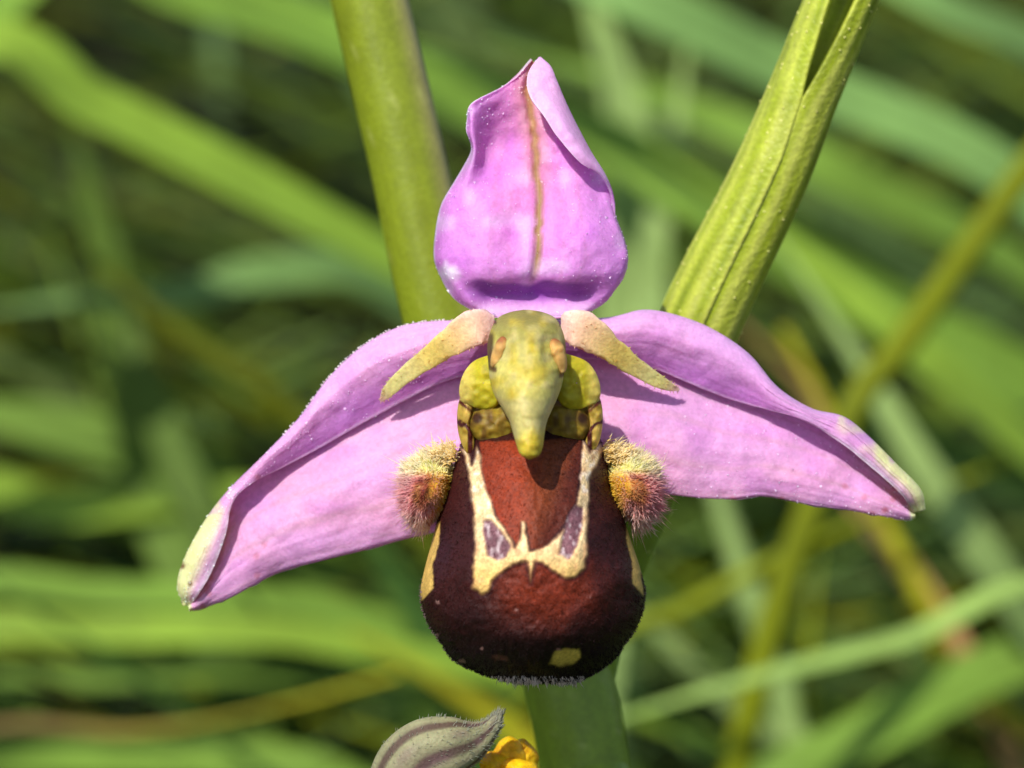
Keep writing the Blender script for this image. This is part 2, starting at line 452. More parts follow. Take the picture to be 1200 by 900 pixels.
# ---- stem
def build_stem():
    pts = [(370, -420, 1.0), (395, -220, 1.0), (421, -60, 1.0), (434, 0, 1.0), (478, 185, 1.0), (519, 370, 1.0), (586, 560, 1.0), (640, 700, .98), (672, 820, .95), (687, 900, .95), (700, 1000, .95)]
    wp = [P(p).reshape(3) for p in pts]
    last = wp[-1]
    wp += [np.array([last[0] + .12, last[1] + 0.1, -3.5]), np.array([ROOT[0], ROOT[1] + .1, -7.5]), np.array([ROOT[0], ROOT[1], GROUND_Z - 0.4])]
    path = catmull(wp, 160)
    w = np.array([60, 80, 91, 93, 94, 95, 98, 106, 110, 108, 106, 108, 110, 112]) * PX * 1.05
    rad = catmull(w[:, None], 160)[:, 0] * 0.5
    g, a = tube(path, rad, 40, 5, 0.025)
    side = smooth(0.35, 0.95, -np.cos(a))[None, :]         # greyer along the right flank
    t = np.linspace(0, 1, 160)[:, None]
    green = lin(120, 134, 24); grey = lin(158, 146, 98); low = lin(124, 148, 36)
    c = mix(green, low, smooth(.4, .6, t) * np.ones((1, 40)))
    c = mix(c, grey, side * (1 - smooth(.38, .5, t)) * 0.75)
    c = c * (1 + 0.08 * vnoise(t * 60, a[None, :] * 6, 2) + .09 * vnoise(t * 12, a[None, :] * 16, 5))[..., None]
    c = mix(c, lin(190, 190, 120), smooth(.72, .9, vnoise(t * 700, a[None, :] * 14, 8)) * .22)
    mesh_obj('stem', g, grid_faces(160, 40, True), M_STEM, orchid, c)
build_stem()

# ---- rolled bract with a split
def build_bract():
    pts = [(684, 790, .98), (697, 700, .92), (735, 600, .78), (790, 455, .68), (828, 360, .62), (900, 210, .55), (943, 105, .50), (986, 0, .45), (1030, -120, .42), (1075, -260, .42), (1110, -400, .5), (1135, -520, .62)]
    wid = np.array([80, 92, 100, 104, 103, 95, 88, 86, 84, 78, 56, 8.])
    n, na = 240, 96
    path = catmull([P(p).reshape(3) for p in pts], n)
    pyy = catmull([[p[1]] for p in pts], n)[:, 0]
    rad = catmull(wid[:, None], n)[:, 0] * PX * 0.5
    tg = np.gradient(path, axis=0); tg /= np.linalg.norm(tg, axis=1, keepdims=True)
    sd = np.cross(tg, -FWD); sd /= np.linalg.norm(sd, axis=1, keepdims=True); nm = np.cross(sd, tg)
    # opening half angle: shut (overlapping) below y=112, opening above
    gap = np.where(pyy > 112, -0.10 * smooth(112, 190, pyy), 0.42 * np.clip((112 - pyy) / 112, 0, 3.2) ** 0.75)
    u = np.linspace(0, 1, na)
    # angle 0 = right, pi/2 = front.  Start right of the slit, run round the back, end left of the slit
    seam = math.pi / 2 + 0.02
    A = seam - gap[:, None] * 0.9 - (2 * math.pi - 2 * gap[:, None] * 0.9) * u[None, :]
    shrink = 1 - 0.022 * (1 - smooth(0, .22, u))[None, :] * smooth(80, 160, pyy)[:, None]   # right margin tucks under the left one
    lift = 1 + 0.008 * smooth(.9, 1, u)[None, :]
    rib = 1 + 0.008 * np.cos(u * 2 * math.pi * 13)[None, :] + 0.012 * vnoise(np.linspace(0, 30, n)[:, None], u[None, :] * 5, 4)
    rr = rad[:, None] * shrink * lift * rib
    g = path[:, None, :] + (sd[:, None, :] * np.cos(A)[..., None] + nm[:, None, :] * np.sin(A)[..., None]) * rr[..., None]
    ribc = 0.5 + 0.5 * np.cos(u * 2 * math.pi * 13)[None, :] * np.ones((n, 1))
    c = mix(lin(158, 174, 30), lin(196, 204, 78), ribc * 0.8)
    streak = vnoise(np.linspace(0, 14, n)[:, None], u[None, :] * 34, 9)
    c = mix(c, lin(206, 206, 110), np.clip(streak, 0, 1) * 0.45)
    c = mix(c, lin(92, 112, 10), np.clip(-streak - .35, 0, 1) * 0.9)
    c = mix(c, lin(132, 160, 48), smooth(380, 620, pyy)[:, None] * np.ones((1, na)))
    mesh_obj('bract', g, grid_faces(n, na), M_BRACT, orchid, c, solid=0.022)
    # glistening papillae on the skin
    k = 300
    ii = RNG.integers(10, n - 60, k); jj = RNG.integers(0, na, k)
    rt = g[ii, jj]; dr = rt - path[ii]
    hairs('papillae', rt, dr, RNG.uniform(.003, .006, k), .006, np.tile(lin(224, 222, 130), (k, 1)), M_BRACT, orchid)
build_bract()

# ---- the two spreading sepals
def sepal(label, S, L, E, base_d, tip_d, over, seed, cream_from):
    """S: upper outline, L: free edge of the forward rolled margin, E: lower edge, all in stations base -> tip"""
    n = len(S); t = np.linspace(0, 1, n)
    S, L, E = (np.array(x, float) for x in (S, L, E))
    dd = base_d + (tip_d - base_d) * t
    ov = np.interp(t, *over)
    def rail(xy, d): return np.concatenate([xy, np.asarray(d)[:, None]], 1)
    hid = L * 0.72 + S * 0.28
    closing = np.where(t > .93, (1 - t) / .07, 1.0)
    ov = ov * np.clip(closing, .15, 1)
    b = smooth(.34, .58, t); q = 1 - b       # trough near the base, rolled margin towards the tip
    rails = [rail(L, dd + q * .040 - b * ov),
             rail(L * .72 + S * .28, dd + q * .004 - b * ov * 1.02),
             rail(L * .35 + S * .65, dd - q * .030 - b * ov * .85),
             rail(S * .93 + L * .07, dd - q * .005 - b * ov * .42),
             rail(S, dd + q * .03),
             rail(S * .8 + L * .2, dd + q * .04 + .03 * closing),
             rail(hid, dd + q * .05 + .045 * closing),
             rail(L * .85 + E * .15, dd + q * .025 + .03 * closing),
             rail(L * .55 + E * .45, dd - .005 - q * .015),
             rail(L * .25 + E * .75, dd - .02),
             rail(E * .97 + L * .03, dd + .0),
             rail(E, dd + .025)]
    nu, nv = 150, 132
    g = loft(rails, nu, nv)
    u = np.linspace(0, 1, nu)[:, None]; v = np.linspace(0, 1, nv)[None, :]
    px_, py_ = g[..., 0], g[..., 1]
    # gentle waviness of the blade itself
    g[..., 2] += 0.012 * vnoise(px_ / 38, py_ / 38, seed) + 0.004 * vnoise(px_ / 11, py_ / 11, seed + 1)
    edge_w = 1.6 * vnoise(u * 28 + 0 * v, 0 * u + 0 * v, seed + 2)
    low = smooth(.97, 1.0, v); g[..., 1] += edge_w * low
    g[..., 2] += .022 * vnoise(u * 9 + 0 * v, 0 * u + 0 * v, seed + 12) * smooth(.82, 1.0, v)
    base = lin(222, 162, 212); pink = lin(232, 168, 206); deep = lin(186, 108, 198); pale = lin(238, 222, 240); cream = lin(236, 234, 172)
    c = np.tile(base, (nu, nv, 1))
    c = mix(c, pink, np.clip(.5 + .9 * vnoise(px_ / 60, py_ / 40, seed + 3), 0, 1) * .8)
    c = mix(c, lin(214, 144, 208), np.clip(vnoise(px_ / 34, py_ / 22, seed + 5) - .1, 0, 1) * .8)
    # trough under the rolled margin, its shade painted as deeper purple towards the base
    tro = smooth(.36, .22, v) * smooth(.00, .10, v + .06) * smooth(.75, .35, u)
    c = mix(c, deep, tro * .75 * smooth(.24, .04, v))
    c = mix(c, lin(222, 172, 226), smooth(.14, .30, v) * smooth(.44, .34, v) * .6)
    # veins run from base to tip
    for v0, k in ((.70, .30), (.80, .35), (.62, .2), (.90, .18)):
        vv = v0 + .012 * vnoise(u * 9, 0 * u + v0 * 30, seed) - .02 * u
        c = mix(c, lin(196, 150, 160), smooth(.016, .0, np.abs(v - vv)) * k * smooth(.0, .2, u) * smooth(1., .85, u))
    fv = vnoise(u * 5 + 0 * v, v * 70, seed + 9)
    c = c * (1 + .055 * fv)[..., None]
    g[..., 2] += .0018 * fv
    # pale rim and cream green tip
    rim = np.maximum(smooth(.975, 1, v), smooth(.02, 0, v) * .6) * np.ones((nu, 1))
    c = mix(c, pale, rim * .8)
    tipm = smooth(cream_from, cream_from + .10, u + .10 * vnoise(px_ / 12, py_ / 12, seed + 7) + .0 * v)
    onflap = smooth(.04, .20, v) * smooth(.50, .44, v)
    c = mix(c, cream, np.maximum(tipm * onflap, smooth(.93, .985, u + 0 * v)))
    c = mix(c, lin(240, 226, 236), smooth(.55, .78, u) * smooth(.10, .0, v) * .6)
    for _ in range(9):
        a, b = RNG.uniform(.3, .9), RNG.uniform(.55, .95)
        i, j = int(a * nu), int(b * nv)
        r = np.hypot(px_ - px_[i, j], py_ - py_[i, j])
        c = mix(c, lin(206, 120, 140), smooth(5, 2, r) * .55)
    for fx, fy, r in ((213, 663, 4), (223, 684, 3)):
        c = mix(c, lin(120, 90, 50), smooth(r + 1.5, r - 1.5, np.hypot(px_ - fx, py_ - fy)) * (v < .5) * .9)
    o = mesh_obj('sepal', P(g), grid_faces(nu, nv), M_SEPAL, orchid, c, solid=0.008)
    o['label'] = label
    # papillae, whitened in colour to stand for glints
    k = 800
    ii = RNG.integers(4, nu - 4, k); jj = RNG.integers(0, nv, k)
    jj = np.where((jj > .42 * nv) & (jj < .60 * nv), jj // 3, jj)
    W = P(g)
    rt = W[ii, jj]
    hairs('papillae', rt, np.tile(-FWD, (k, 1)) + RNG.normal(0, .4, (k, 3)), RNG.uniform(.002, .004, k), RNG.gamma(4, 1 / 4, k) * .0028, np.clip(c[ii, jj] * 1.1 + .30, 0, .95), M_SEPAL, o)
    # bumpy upper margin
    ii = RNG.integers(0, int(nu * .5), 130); jj = np.full(130, int(4 / 11 * (nv - 1))) + RNG.integers(-3, 2, 130)
    hairs('margin_papillae', W[ii, jj], np.tile(UPV, (130, 1)) + RNG.normal(0, .5, (130, 3)), RNG.uniform(.003, .008, 130), RNG.uniform(.005, .008, 130), np.tile(lin(236, 220, 214), (130, 1)), M_SEPAL, o)
    return g, o

SL = [(604, 378), (522, 376), (470, 383), (425, 406), (385, 443), (350, 490), (310, 532), (264, 578), (235, 618), (213, 662), (208, 690), (217, 709)]
LL = [(604, 425), (522, 447), (470, 472), (420, 499), (375, 525), (331, 548), (296, 566), (273, 588), (264, 628), (249, 668), (233, 696), (222, 711)]
EL = [(590, 600), (525, 618), (473, 630), (425, 643), (376, 655), (329, 668), (296, 684), (270, 698), (250, 706), (236, 711), (228, 713), (222, 713)]
sepal('left spreading sepal, lilac pink with rolled upper margin and cream green tip', SL, LL, EL, .10, .22, ([0, .25, .5, .62, .75, 1], [.01, .03, .06, .08, .09, .05]), 21, .62)
SR = [(630, 378), (711, 375), (755, 366), (795, 373), (835, 389), (876, 417), (910, 456), (950, 481), (988, 491), (1018, 515), (1048, 545), (1076, 574), (1082, 597)]
LR = [(640, 415), (725, 422), (765, 430), (810, 449), (845, 463), (880, 474), (912, 482), (945, 494), (980, 515), (1010, 538), (1036, 560), (1058, 580), (1070, 599)]
ER = [(650, 560), (740, 575), (785, 580), (820, 584), (858, 585), (892, 582), (925, 587), (960, 594), (993, 598), (1022, 603), (1045, 607), (1062, 609), (1073, 607)]
sepal('right spreading sepal, lilac pink with column shadow and cream tip', SR, LR, ER, .10, .20, ([0, .2, .45, .6, .8, 1], [.01, .03, .06, .075, .07, .05]), 33, .69)

# ---- the upright sepal
def upright_sepal():
    # rails from the left margin to the folded right margin, stations base -> tip
    LE0 = [(572, 368, .02), (556, 366, .05), (532, 350, .08), (514, 320, .10), (509, 290, .12), (517, 242, .12), (536, 206, .10), (550, 176, .04), (546, 148, .00), (551, 123, .0), (588, 101, .06), (611, 84, .08), (624, 70, .06)]
    LE1 = [(580, 370, .0), (566, 366, .02), (545, 348, .0), (527, 318, .0), (524, 290, .01), (533, 242, .02), (548, 208, .02), (557, 178, .00), (555, 150, -.01), (560, 126, .0), (592, 105, .05), (612, 87, .08), (624, 71, .06)]
    LM = [(598, 371, -.02), (590, 366, .02), (578, 347, .04), (568, 324, -.05), (568, 290, -.05), (572, 240, .0), (574, 206, .06), (575, 178, .09), (578, 150, .07), (584, 128, .05), (603, 110, .06), (615, 92, .07), (625, 72, .06)]
    C = [(620, 372, -.02), (620, 366, .03), (622, 345, .06), (625, 322, -.03), (629, 288, -.02), (631, 238, .03), (630, 200, .06), (628, 168, .07), (625, 142, .07), (621, 122, .07), (618, 105, .07), (620, 92, .07), (626, 74, .06)]
    RM = [(648, 371, -.02), (656, 366, .02), (668, 347, .04), (680, 325, -.05), (684, 290, -.05), (678, 240, -.02), (668, 205, .02), (656, 174, .05), (644, 148, .07), (634, 126, .08), (624, 108, .08), (622, 95, .08), (627, 76, .07)]
    RB = [(668, 370, .0), (688, 364, .03), (708, 346, .03), (724, 319, .02), (728, 292, .02), (714, 250, .03), (698, 207, .05), (681, 178, .07), (662, 150, .08), (648, 124, .08), (636, 100, .07), (631, 84, .07), (629, 75, .07)]
    RS = [(674, 369, .02), (698, 362, .06), (718, 345, .08), (732, 318, .08), (734, 292, .09), (721, 250, .07), (706, 206, .04), (690, 178, .02), (674, 148, .02), (661, 121, .01), (650, 95, .01), (643, 79, .02), (632, 69, .04)]
    RF = [(674, 369, .02), (698, 362, .07), (718, 345, .09), (732, 318, .10), (734, 292, .10), (721, 250, .075), (706, 206, .01), (686, 184, -.06), (664, 153, -.07), (650, 128, -.07), (636, 104, -.05), (630, 84, -.02), (630, 70, .03)]
    RE = [(674, 369, .02), (698, 362, .08), (718, 345, .10), (732, 318, .11), (734, 292, .11), (721, 250, .08), (704, 207, .0), (679, 190, -.07), (652, 159, -.08), (637, 136, -.08), (622, 116, -.06), (618, 94, -.03), (627, 71, .02)]
    nu, nv = 150, 120
    g = loft([LE0, LE1, LM, C, RM, RB, RS, RF, RE], nu, nv)
    u = np.linspace(0, 1, nu)[:, None]; v = np.linspace(0, 1, nv)[None, :]
    px_, py_ = g[..., 0], g[..., 1]
    g[..., 2] += 0.012 * vnoise(px_ / 30, py_ / 40, 61) + .004 * vnoise(px_ / 10, py_ / 10, 62)
    mrg = np.maximum(smooth(.12, 0, v) + 0 * u, smooth(.60, .74, v) * smooth(.55, .45, u))
    g[..., 2] += .035 * vnoise(u * 13 + 0 * v, 3 * (v > .5) + 0 * u, 71) * mrg
    g[..., 0] += 2.0 * vnoise(u * 17 + 0 * v, 5 * (v > .5) + 0 * u, 72) * mrg
    vein_x = np.interp(py_, [70, 105, 160, 200, 240, 300, 345], [626, 617, 626, 629, 632, 630, 622])
    g[..., 2] += .02 * smooth(9, 0, np.abs(px_ - vein_x)) * smooth(350, 320, py_) * (v < .62)
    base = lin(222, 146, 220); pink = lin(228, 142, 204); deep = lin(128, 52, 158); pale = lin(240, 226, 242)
    c = np.tile(base, (nu, nv, 1))
    c = mix(c, pink, smooth(75, 20, np.abs(px_ - 622)) * smooth(330, 250, py_) * .8)
    c = mix(c, lin(210, 118, 218), np.clip(vnoise(px_ / 30, py_ / 34, 63), 0, 1) * .6)
    c = mix(c, lin(232, 196, 236), np.clip(vnoise(px_ / 22, py_ / 26, 64) - .25, 0, 1) * 1.0)
    ven = smooth(7, 1, np.abs(px_ - vein_x + 1.6 * vnoise(py_ / 9, 0 * py_, 3))) * smooth(345, 300, py_) * (v < .6)
    c = mix(c, lin(160, 130, 48), ven * .95)
    c = mix(c, lin(208, 150, 120), smooth(26, 4, np.abs(px_ - vein_x)) * smooth(260, 140, py_) * .5 * (v < .62))
    for x0 in (575, 596, 660, 684):
        xx = 622 + (x0 - 622) * np.interp(py_, [90, 200, 300, 360], [.25, .85, 1.05, .7])
        c = mix(c, lin(206, 140, 170), smooth(4, 0, np.abs(px_ - xx)) * .22)
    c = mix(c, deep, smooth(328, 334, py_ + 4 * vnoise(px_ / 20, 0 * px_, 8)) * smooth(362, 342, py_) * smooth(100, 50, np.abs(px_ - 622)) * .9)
    c = mix(c, lin(226, 190, 226), smooth(350, 364, py_) * .7)
    c = mix(c, lin(236, 188, 230), (v > .70) * smooth(.48, .56, u) * .85)
    rim = np.maximum(smooth(.025, 0, v), smooth(.985, 1, v)) * np.ones((nu, 1))
    c = mix(c, pale, rim * .75)
    c = mix(c, lin(244, 232, 246), smooth(16, 5, np.hypot((px_ - 526) / 1.2, py_ - 320 - 4 * vnoise(px_ / 6, py_ / 6, 5))) * .8)
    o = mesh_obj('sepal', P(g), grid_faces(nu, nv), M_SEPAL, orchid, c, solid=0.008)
    o['label'] = 'upright pink hooded sepal with brown midrib and folded tip'
    W = P(g); k = 700
    ii = RNG.integers(4, nu - 4, k); jj = RNG.integers(0, nv, k)
    hairs('papillae', W[ii, jj], np.tile(-FWD, (k, 1)) + RNG.normal(0, .4, (k, 3)), RNG.uniform(.002, .004, k), RNG.gamma(4, 1 / 4, k) * .0028, np.clip(c[ii, jj] * 1.1 + .30, 0, .95), M_SEPAL, o)  # papillae lightened towards white as painted glints
upright_sepal()

# ---- two small petals
def small_petal(label, pts, wid, side):
    n, na = 70, 28
    path = catmull([P(p).reshape(3) for p in pts], n)
    t = np.linspace(0, 1, n)
    w = catmull(np.array(wid, float)[:, None], n)[:, 0] * PX * .45
    tg = np.gradient(path, axis=0); tg /= np.linalg.norm(tg, axis=1, keepdims=True)
    sd = np.cross(tg, -FWD); sd /= np.linalg.norm(sd, axis=1, keepdims=True); nm = np.cross(sd, tg)
    a = np.linspace(0, 2 * math.pi, na, endpoint=False)
    r = w[:, None] * (1 + .09 * vnoise(t[:, None] * 22, a[None, :] * 2.5, side + 4))
    g = path[:, None, :] + sd[:, None, :] * (np.cos(a) * r)[..., None] + nm[:, None, :] * (np.sin(a) * r * .40 + .22 * r * np.cos(a) ** 2)[..., None]
    peach = lin(238, 200, 190); yel = lin(218, 200, 118); olive = lin(204, 194, 128); tipc = lin(214, 176, 164)
    c = catmull([peach, peach, yel, olive, olive, tipc], n)[:, None, :] * np.ones((1, na, 1))
    c = mix(c, lin(222, 190, 96), smooth(-.2, 1, np.sin(a))[None, :] * smooth(.0, .25, t)[:, None] * smooth(.7, .4, t)[:, None] * .5)
    c *= (1 + .10 * vnoise(t[:, None] * 40, a[None, :] * 4, 7))[..., None]
    c = np.clip(c, .01, .95)
    o = mesh_obj('petal', g, grid_faces(n, na, True), M_PETAL, orchid, c)
    o['label'] = label
    k = 90
    ii = RNG.integers(6, n, k); jj = RNG.integers(0, na, k)
    rt = g[ii, jj]; dr = rt - path[ii] + .5 * tg[ii] * w[ii][:, None]
    hairs('petal_hair', rt, dr, RNG.uniform(.005, .011, k), .002, np.clip(c[ii, jj] * 1.15, 0, .9), M_HAIR, o, tipcol=np.clip(c[ii, jj] * 1.3, 0, .93))
small_petal('left small petal, peach at base and olive yellow towards the tip', [(576, 384, -.02), (556, 384, -.05), (528, 401, -.03), (500, 421, .02), (471, 443, .06), (455, 459, .08), (446, 470, .10)], [34, 48, 36, 27, 21, 16, 4], 1)
small_petal('right small petal, peach at base and olive yellow towards the tip', [(660, 384, -.02), (680, 385, -.05), (709, 404, -.03), (736, 424, .02), (762, 441, .06), (780, 451, .08), (796, 457, .11)], [34, 50, 36, 27, 20, 14, 4], 2)

# ---- ovary behind the flower, joining it to the stem
def build_ovary():
    pts = [(622, 392, .10), (624, 420, .24), (632, 500, .42), (646, 600, .62), (655, 690, .85), (660, 760, .95)]
    path = catmull([P(p).reshape(3) for p in pts], 60)
    r = catmull(np.array([[56], [84], [92], [88], [84], [70]]), 60)[:, 0] * PX * .5
    g, a = tube(path, r, 36, 6, .05)
    t = np.linspace(0, 1, 60)[:, None]
    c = mix(np.tile(lin(220, 180, 160), (60, 36, 1)), lin(128, 150, 50), smooth(.05, .3, t) * np.ones((1, 36)))
    mesh_obj('ovary', g, grid_faces(60, 36, True), M_STEM, orchid, c)
build_ovary()

# ---- lip
def Z3(pts):       # enlargement coordinates of the lip study -> photo pixels
    return [(450 + x * .3778, 480 + y * .3778) for x, y in pts]
CREAM_OUT = Z3([(236, 118), (262, 200), (268, 280), (276, 350), (282, 430), (272, 490), (275, 560), (300, 578), (325, 570), (335, 540), (360, 515), (395, 485), (425, 472), (445, 475), (455, 540), (468, 475), (490, 478), (520, 500), (555, 520), (590, 522), (620, 500), (632, 450), (632, 380), (637, 300), (640, 220), (660, 170), (690, 120), (668, 108), (640, 130), (615, 90), (610, 180), (604, 240), (594, 290), (572, 340), (545, 385), (510, 412), (480, 432), (455, 436), (446, 410), (436, 343), (422, 340), (418, 400), (404, 430), (392, 400), (372, 362), (345, 330), (335, 290), (320, 250), (305, 200), (300, 140), (284, 105), (274, 170), (258, 130)])
LILAC_L = Z3([(310, 345), (330, 345), (350, 368), (370, 395), (388, 425), (375, 455), (350, 466), (325, 450), (314, 400)])
LILAC_R = Z3([(596, 300), (616, 310), (611, 370), (592, 420), (572, 460), (548, 445), (555, 390), (575, 332)])
SHIELD = Z3([(296, 100), (612, 90), (604, 220), (590, 290), (560, 350), (520, 400), (490, 432), (455, 432), (440, 350), (422, 345), (412, 425), (350, 330), (320, 250), (302, 180)])
SPOT = Z3([(512, 788), (528, 752), (560, 742), (604, 740), (608, 770), (585, 790), (550, 794)])
SPOT2 = Z3([(335, 762), (380, 765), (386, 778), (345, 780)])
YEL_L = Z3([(146, 360), (176, 350), (168, 420), (150, 480), (156, 550), (118, 590), (110, 560), (122, 470)])
YEL_R = Z3([(752, 350), (790, 450), (806, 575), (786, 560), (770, 540), (770, 470), (752, 400)])

ROWS = np.array([  # y, left, right, front depth, edge depth
    [500, 548, 696, -.20, .00], [520, 540, 706, -.30, .00], [545, 532, 712, -.37, .00], [575, 524, 718, -.42, .00],
    [605, 514, 730, -.46, .00], [635, 506, 740, -.49, .00], [665, 498, 750, -.51, -.01], [690, 493, 756, -.51, -.02],
    [712, 495, 754, -.50, -.03], [735, 504, 746, -.48, -.04], [755, 518, 732, -.44, -.05], [770, 528, 722, -.40, -.06],
    [781, 545, 709, -.35, -.07], [790, 566, 694, -.29, -.08], [797, 590, 680, -.22, -.08], [801, 614, 662, -.15, -.08]], float)
def lip_point(s, phi):
    """s in 0..15 row parameter, phi in -1..1 across"""
    shp = s.shape
    r = catmull(ROWS, s.size, axis_t=np.clip(s.ravel(), 0, len(ROWS) - 1.001)).reshape(shp + (5,))
    ang = phi * math.radians(100)
    cx = (r[..., 1] + r[..., 2]) / 2; hw = (r[..., 2] - r[..., 1]) / 2
    x = cx + hw * np.sin(ang)
    c = np.cos(ang)
    d = r[..., 4] + (r[..., 3] - r[..., 4]) * np.sign(c) * np.abs(c) ** .85
    return np.stack([x, r[..., 0] + 0 * x, d], -1)

def build_lip():
    nu, nv = 250, 260
    s = np.linspace(0, len(ROWS) - 1, nu)[:, None] * np.ones((1, nv)); ph = np.linspace(-1, 1, nv)[None, :] * np.ones((nu, 1))
    g = lip_point(s, ph)
    x, y = g[..., 0], g[..., 1]
    wob = 1.3
    xn = x + wob * vnoise(x / 13, y / 13, 1) + .5 * vnoise(x / 3.5, y / 3.5, 2); yn = y + wob * vnoise(x / 13, y / 13, 3) + .5 * vnoise(x / 3.5, y / 3.5, 4)
    body = np.tile(lin(46, 12, 9), (nu, nv, 1))
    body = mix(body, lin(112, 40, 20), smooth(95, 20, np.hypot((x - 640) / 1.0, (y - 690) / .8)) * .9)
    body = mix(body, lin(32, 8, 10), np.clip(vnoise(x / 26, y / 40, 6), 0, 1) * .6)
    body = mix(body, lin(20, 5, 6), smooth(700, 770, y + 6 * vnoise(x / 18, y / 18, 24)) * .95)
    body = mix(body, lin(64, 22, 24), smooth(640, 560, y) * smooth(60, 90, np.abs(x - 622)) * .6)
    sh = smooth(1.5, -1.5, poly_sd(xn, yn, SHIELD))
    shield = mix(np.tile(lin(122, 44, 20), (nu, nv, 1)), lin(100, 52, 20), smooth(600, 650, x) * .7)  # browner right half: the column's shade painted into the shield colour
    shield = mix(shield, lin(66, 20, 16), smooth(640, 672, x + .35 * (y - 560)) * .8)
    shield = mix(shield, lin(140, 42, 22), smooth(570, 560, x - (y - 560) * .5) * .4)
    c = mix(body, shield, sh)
    sdc = poly_sd(xn, yn, CREAM_OUT)
    cream = mix(np.tile(lin(222, 192, 142), (nu, nv, 1)), lin(206, 166, 84), smooth(630, 680, y) * .8)
    rim = smooth(5, 1, sdc) * (1 - sh)
    c = mix(c, lin(48, 12, 16), rim * .7)
    crm = smooth(2.4, -2.4, sdc + 1.4 + 1.2 * vnoise(x / 8, y / 8, 15))
    cream = mix(cream, lin(196, 140, 96), np.clip(vnoise(x / 5, y / 8, 14), 0, 1) * .7)
    cream = mix(cream, lin(240, 226, 206), np.clip(vnoise(x / 4, y / 5, 18) - .1, 0, 1) * smooth(660, 560, y) * .9)
    cream = mix(cream, lin(150, 86, 70), smooth(-3.2, -.8, sdc) * .5)
    c = mix(c, cream, crm)
    lil = smooth(2.2, -2.2, np.minimum(poly_sd(xn, yn, LILAC_L), poly_sd(xn, yn, LILAC_R)) - 1.5)
    c = mix(c, mix(np.tile(lin(112, 74, 82), (nu, nv, 1)), lin(200, 182, 184), np.clip(vnoise(x / 4, y / 7, 12) - .1, 0, 1)), lil)
    ye = smooth(1.5, -1.5, np.minimum(poly_sd(xn, yn, YEL_L), poly_sd(xn, yn, YEL_R)))
    c = mix(c, lin(200, 164, 84), ye)
    c = mix(c, lin(196, 170, 72), smooth(2.5, -2.5, poly_sd(xn, yn, SPOT) + 1.5 * vnoise(x / 9, y / 9, 19)))
    c = mix(c, lin(104, 64, 48), smooth(2, -2, poly_sd(xn, yn, SPOT2)) * .8)
    for fx, fy, r in ((513, 705, 3), (540, 775, 4), (512, 745, 3), (565, 760, 2.5), (655, 762, 2.5), (606, 715, 2), (690, 700, 2)):
        c = mix(c, lin(150, 112, 104), smooth(r, r - 2, np.hypot((xn - fx) / 1.2, yn - fy) + 1.5 * vnoise(x / 2.5, y / 2.5, 17)) * .7)
    # relief: cream band slightly raised, velvet grain, shallow waist beside the shield
    g[..., 2] += -.008 * crm * (1 - lil) + .004 * lil + .003 * vnoise(x / 6, y / 6, 21) + .012 * vnoise(x / 25, y / 25, 22)
    W = P(g)
    F = grid_faces(nu, nv)
    a_ = W.reshape(-1, 3)[F[nv * 90 + 120]]
    if np.cross(a_[1] - a_[0], a_[2] - a_[0]) @ FWD > 0: F = F[:, ::-1]
    mark = (crm.ravel() > .5) | (lil.ravel() > .5)
    fm = mark[F].sum(1) >= 3
    fs = (~fm) & (sh.ravel()[F].mean(1) > .5)
    lip = None
    for name, sel, par in (('lip', ~(fm | fs), orchid), ('cream_marking', fm, 'lip'), ('shield_marking', fs, 'lip')):
        ff = F[sel]; used, inv = np.unique(ff, return_inverse=True)
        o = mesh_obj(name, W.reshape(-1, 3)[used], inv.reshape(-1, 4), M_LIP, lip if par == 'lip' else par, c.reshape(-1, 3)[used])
        # keep shading continuous across the split: normals of the whole surface
        if name == 'lip': lip = o
        NRM = surface_normals(W).reshape(-1, 3)[used]
        o.data.normals_split_custom_set_from_vertices(NRM.tolist())
    lip['label'] = 'swollen dark maroon velvety lip with cream marking and yellow spot'
    return lip, g, W, c

def surface_normals(W):
    du = np.gradient(W, axis=0); dv = np.gradient(W, axis=1)
    n = np.cross(du, dv); n /= np.linalg.norm(n, axis=-1, keepdims=True) + 1e-12
    f = (n @ FWD); 
    if np.median(f[f.shape[0] // 3: f.shape[0] // 2, f.shape[1] // 2 - 5: f.shape[1] // 2 + 5]) > 0: n = -n
    return n
lip, LG, LW, LC = build_lip()

